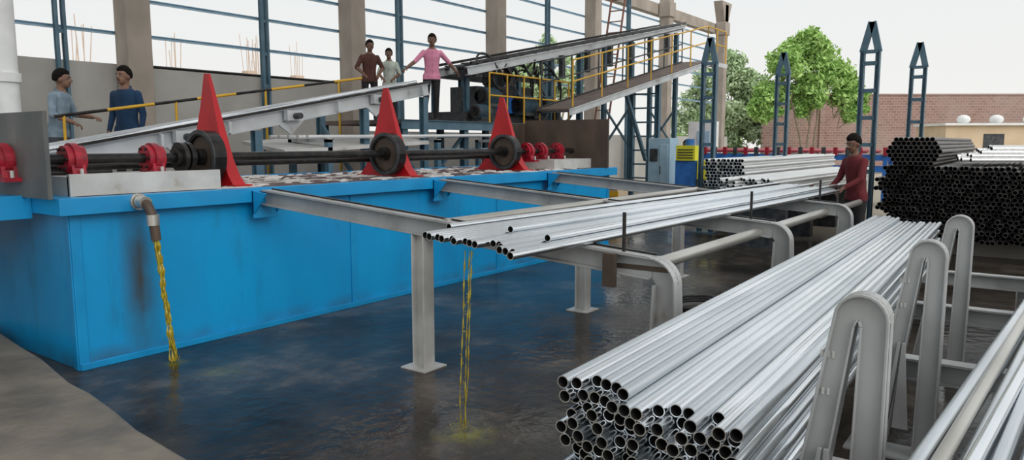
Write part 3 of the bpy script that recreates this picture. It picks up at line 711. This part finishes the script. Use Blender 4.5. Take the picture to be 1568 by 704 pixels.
# ------------------------------------------------------------------ people
def skinm(c): return nmat('skin',c,tuple(x*.85 for x in c),.55,0,12)
SK1=skinm((.22,.115,.075)); SK2=skinm((.16,.08,.052))
HAIR=nmat('black_hair',(.006,.005,.005),(.012,.010,.009),.8,0,60,spec=.1)
EYEW=nmat('eye_white',(.5,.48,.45),None,.3); SHOE=nmat('dark_shoe',(.02,.018,.016),(.04,.035,.03),.6)
LIP=nmat('lips',(.12,.04,.035),None,.5)
def cloth(n,c,c2=None): return nmat(n,c,c2 or tuple(x*.7 for x in c),.9,0,6,6,bump=.6,bscale=13)
def remesh(mb,vox,sm):
    o=bpy.data.objects.new('tmp',mb.mesh()); S.collection.objects.link(o)
    r=o.modifiers.new('r','REMESH'); r.mode='VOXEL'; r.voxel_size=vox; r.use_smooth_shade=True
    s=o.modifiers.new('s','SMOOTH'); s.iterations=sm; s.factor=.5
    dg=bpy.context.evaluated_depsgraph_get(); me=bpy.data.meshes.new_from_object(o.evaluated_get(dg))
    vs=[tuple(v.co) for v in me.vertices]; fs=[tuple(p.vertices) for p in me.polygons]
    bpy.data.objects.remove(o); return vs,fs
def segd(p,a,b):
    ab=b-a; t=max(0,min(1,(p-a).dot(ab)/max(ab.length_squared,1e-9))); return (p-a-ab*t).length,t
def person(name,pos,face,H,shirt,pants,sk,pose={},lean=0,hyaw=0,hpitch=0,sleeve='long',feet=SHOE):
    J=dict(pelvis=(0,0,.93),Lsh=(-.163,0,1.352),Rsh=(.163,0,1.352),Lel=(-.215,-.02,1.10),Rel=(.215,-.02,1.10),Lwr=(-.23,.06,.86),Rwr=(.23,.06,.86),
           Lhip=(-.09,0,.90),Rhip=(.09,0,.90),Lkn=(-.11,.03,.48),Rkn=(.11,.03,.48),Lan=(-.12,-.01,.08),Ran=(.12,-.01,.08))
    J.update(pose)
    J={k:V(v) for k,v in J.items()}
    def ln(p): 
        p=V(p); 
        return p+V((0,lean*max(0,p.z-.93),-abs(lean)*.12*max(0,p.z-.93)))
    for k in ('Lsh','Rsh'): J[k]=ln(J[k])
    t=MB('t')
    rings=[(.80,.146,.104),(.87,.160,.116),(.95,.150,.110),(1.06,.140,.102),(1.18,.150,.108),(1.28,.166,.112),(1.34,.172,.104),(1.385,.150,.088),(1.415,.105,.074),(1.445,.062,.060)]
    n=20; vs=[];
    for z,rx,ry in rings:
        c=ln((0,0,z))
        for k in range(n):
            a=2*math.pi*k/n; vs.append(c+V((rx*math.cos(a),ry*math.sin(a),0)))
    fs=[tuple(range(n-1,-1,-1)),tuple(range(len(vs)-n,len(vs)))]
    for i in range(len(rings)-1):
        for k in range(n): fs.append((i*n+k,i*n+(k+1)%n,(i+1)*n+(k+1)%n,(i+1)*n+k))
    t.add(vs,fs,'gray')
    def cap(a,b2,ra,rb):
        t.tube(a,b2,ra,'gray',14,r2=rb); t.ell(a,(ra,)*3,'gray',n=12,k=8); t.ell(b2,(rb,)*3,'gray',n=12,k=8)
    nk=ln((0,0,1.42)); hc0=ln((0,.02,1.585))
    cap(nk,ln((0,.012,1.52)),.052,.050)
    for s in 'LR':
        cap(J[s+'sh'],J[s+'el'],.055,.044); cap(J[s+'el'],J[s+'wr'],.043,.029)
        cap(J[s+'hip'],J[s+'kn'],.088,.062); cap(J[s+'kn'],J[s+'an'],.060,.050)
        a=J[s+'an']; cap(a+V((0,-.03,-.035)),a+V((0,.13,-.045)),.042,.034)
    HR=Matrix.Rotation(math.radians(hyaw),3,'Z')@Matrix.Rotation(math.radians(hpitch),3,'X')
    hc=hc0
    def h(p): return hc+HR@V(p)
    t.ell(h((0,-.008,.018)),(.077,.095,.098),'gray',HR,18,12)
    t.ell(h((0,.025,-.045)),(.056,.066,.070),'gray',HR,16,10)
    t.ell(h((0,.062,-.085)),(.028,.026,.022),'gray',HR)
    t.tube(h((0,.086,.012)),h((0,.112,-.026)),.009,'gray',8,r2=.016); t.ell(h((0,.104,-.028)),(.019,.014,.011),'gray',HR)
    t.ell(h((0,.080,.030)),(.05,.014,.010),'gray',HR)
    for s in (-1,1): t.ell(h((s*.079,-.008,-.012)),(.010,.020,.032),'gray',HR)
    vs,fs=remesh(t,.0105,3)
    segs=[]
    for s in 'LR':
        segs+= [(J[s+'sh'],J[s+'el'],.055,'U'),(J[s+'el'],J[s+'wr'],.04,'A'),(J[s+'hip'],J[s+'kn'],.08,'P'),(J[s+'kn'],J[s+'an'],.055,'P'),(J[s+'an']+V((0,-.03,-.035)),J[s+'an']+V((0,.13,-.045)),.04,'F')]
    segs+=[(ln((0,0,.90)),ln((0,0,1.33)),.12,'S'),(ln((0,0,1.455)),hc,.05,'K'),(hc,hc+V((0,0,.03)),.08,'K')]
    groups={'S':[],'P':[],'K':[],'F':[]}
    VV=[V(v) for v in vs]; zcol=ln((0,0,1.432)).z
    for f in fs:
        c=sum((VV[i] for i in f),V((0,0,0)))/len(f); best=None
        for a,b2,rad,tag in segs:
            d,tt=segd(c,a,b2); d-=rad
            if best is None or d<best[0]: best=(d,tag,tt)
        tag=best[1]
        if tag=='A':
            lim={'long':.93,'half':0.05,'roll':.35}[sleeve]; tag='K' if best[2]>lim else 'U'
        if tag in 'SP': tag='S' if c.z>.835 else 'P'
        if tag in 'SK' and best[1]!='A':
            tag=('K' if c.z>zcol-.35*max(0,(c-nk).y-.02) else 'S') if c.z>1.3 and abs(c.x)<.12 else tag
        if tag=='U': tag='S'
        groups[tag].append(f)
    out=MB(name)
    mp={'S':shirt,'P':pants,'K':sk,'F':feet}
    out.v+=vs
    for tag,fl in groups.items():
        k=out.mi(mp[tag])
        for f in fl: out.f.append(f); out.m.append(k); out.s.append(True)
    cpts=[]
    for k in range(17):
        a0=math.pi/2+.35+(2*math.pi-.7)*k/16
        cpts.append(ln((0,0,1.43))+V((.064*math.cos(a0),.064*math.sin(a0),.008-.022*math.sin(a0))))
    out.path(cpts,.012,shirt,6)
    out.path([ln((0,yy,z)) for yy,z in ((.118,.86),(.112,.95),(.104,1.06),(.110,1.18),(.114,1.28),(.106,1.34),(.080,1.405))],.006,shirt,5)
    for s in (-1,1):
        out.ell(h((s*.031,.083,.006)),(.012,.008,.006),EYEW,HR,10,6); out.ell(h((s*.031,.089,.006)),(.006,.004,.006),HAIR,HR,8,6)
        out.ell(h((s*.032,.088,.026)),(.017,.006,.003),HAIR,HR,8,5)
    out.ell(h((0,.088,-.058)),(.022,.007,.006),LIP,HR,10,6)
    out.ell(h((0,.090,-.045)),(.020,.005,.003),HAIR,HR,8,5)
    nn,kk=28,20; hv=[]
    for i in range(kk+1):
        a=math.pi*i/kk
        for j in range(nn):
            bb=2*math.pi*j/nn; d=V((math.sin(a)*math.cos(bb),math.sin(a)*math.sin(bb),math.cos(a)))
            fr=max(0,min(1,(d.y+.1)/.6)); limz=-.45+.85*fr
            tt=max(0,min(1,(d.z-limz+.12)/.3)); tt=tt*tt*(3-2*tt)
            k=.90+(.265+.03*math.sin(j*2.3+i*1.7)*math.sin(a))*tt
            hv.append(h(V((d.x*.077*k,-.008+d.y*.095*k,.020+d.z*.105*k))))
    hf=[(i*nn+j,(i+1)*nn+j,(i+1)*nn+(j+1)%nn,i*nn+(j+1)%nn) for i in range(kk) for j in range(nn)]
    out.add(hv,hf,HAIR,True)
    for s,sg in (('L',-1),('R',1)):
        wv=J[s+'wr']; d=(wv-J[s+'el']).normalized()
        pn=V((-sg,0,-.2)) if abs(d.z)>.6 else V((0,0,-1)); pn=(pn-d*pn.dot(d)).normalized(); sd=d.cross(pn).normalized()
        if (sd.y+sd.z*.2)<0: sd=-sd
        hm=MB('h'); HM=Matrix((sd,d,pn)).transposed()
        hm.tube(wv-d*.03,wv+d*.02,.026,'gray',12); hm.ell(wv+d*.045,(.038,.048,.016),'gray',HM,14,10)
        for i,(off,l,r) in enumerate(((.028,.064,.0088),(.010,.073,.009),(-.010,.068,.0086),(-.027,.053,.0078))):
            a=wv+d*.078+sd*off; curl=.55+.08*i
            q=a+(d*math.cos(curl*.5)+pn*math.sin(curl*.5)+sd*off*1.5)*l*.45; q2=q+(d*math.cos(curl*1.5)+pn*math.sin(curl*1.5))*l*.32; q3=q2+(d*math.cos(curl*2.4)+pn*math.sin(curl*2.4))*l*.25
            hm.path([a-d*.02,a,q,q2,q3],[r,r,r*.95,r*.88,r*.7],'gray',8); hm.ell(q3,(r*.7,)*3,'gray',n=8,k=6)
        a=wv+d*.022+sd*.026; hm.path([a,a+sd*.022+d*.022+pn*.008,a+sd*.030+d*.047+pn*.016,a+sd*.030+d*.064+pn*.02],[.012,.011,.010,.0075],'gray',8)
        v2,f2=remesh(hm,.0046,1); out.add(v2,f2,sk,True)
    zmin=min(v[2] for v in out.v)
    k=H/1.70; out.v=[(x*k,y*k,(z-zmin)*k) for x,y,z in out.v]
    ob=bpy.data.objects.new(name,out.mesh()); S.collection.objects.link(ob); ob.location=pos
    ob.rotation_euler=(0,0,math.atan2(face[1],face[0])-math.pi/2); return ob
DEN=cloth('denim_shirt',(.27,.35,.42),(.15,.21,.27)); NAVY=cloth('navy_shirt',(.008,.04,.10)); BRN=cloth('brown_shirt',(.09,.033,.026))
PNK=cloth('pink_shirt',(.72,.28,.42),(.55,.20,.31)); RED=cloth('maroon_shirt',(.13,.014,.018)); GRN=cloth('pale_green_shirt',(.48,.53,.47)); BLK=cloth('black_trousers',(.014,.014,.016)); GR=cloth('gray_trousers',(.06,.07,.08)); TAN=cloth('tan_shirt',(.55,.38,.2))
person('man_in_denim_shirt',(4.22,10.15,.9),(.60,-.80),1.66,DEN,GR,SK1,dict(Rel=(.24,.08,1.12),Rwr=(.18,.30,1.02),Lel=(-.25,.08,1.14),Lwr=(-.16,.36,1.10)),lean=.12,hyaw=12,sleeve='roll')
person('man_in_navy_shirt',(5.02,10.0,.9),(-.85,-.45),1.74,NAVY,BLK,SK1,dict(),hyaw=-10)
person('man_in_brown_shirt',(9.35,9.95,2.03),(-.5,-.8),1.42,BRN,BLK,SK2,dict(Rel=(.28,.06,1.12),Rwr=(.16,.22,.98),Lel=(-.28,.06,1.12),Lwr=(-.16,.22,.98)),lean=.15,hyaw=10,sleeve='half')
person('man_in_pale_shirt',(9.95,10.05,2.03),(-.7,-.6),1.34,GRN,BLK,SK2,dict(Rel=(.25,.10,1.12),Rwr=(.14,.26,1.0),Lel=(-.25,.08,1.12),Lwr=(-.12,.25,1.0)),lean=.12,hyaw=-5,sleeve='half')
person('man_in_pink_shirt',(10.62,9.6,2.03),(-.65,-.75),1.64,PNK,BLK,SK2,dict(Rel=(.34,.14,1.16),Rwr=(.52,.30,1.02),Lel=(-.35,-.06,1.18),Lwr=(-.48,.02,1.00),Lkn=(-.08,.04,.48),Rkn=(.12,.03,.48),Ran=(.17,0,.08),Lan=(-.08,-.01,.08)),lean=.14,hyaw=-15,sleeve='half')
person('man_in_maroon_shirt',(11.0,2.12,0),(-.75,.6),1.76,RED,BLK,SK2,dict(Rel=(.21,.10,1.12),Rwr=(.14,.30,1.00),Lel=(-.21,.12,1.12),Lwr=(-.14,.33,1.00)),lean=.10,hyaw=8,hpitch=-15)
person('distant_worker',(27,.2,0),(-.9,.3),1.66,TAN,GR,SK1)
person('distant_worker',(28,-.9,0),(-.2,1),1.66,cloth('cream_shirt',(.6,.55,.45)),GR,SK1)
person('distant_worker',(27.5,-.45,0),(-.9,-.3),1.7,BRN,BLK,SK2)
person('distant_worker',(20.0,8.4,0),(-.9,-.3),1.70,GR,BLK,SK2)
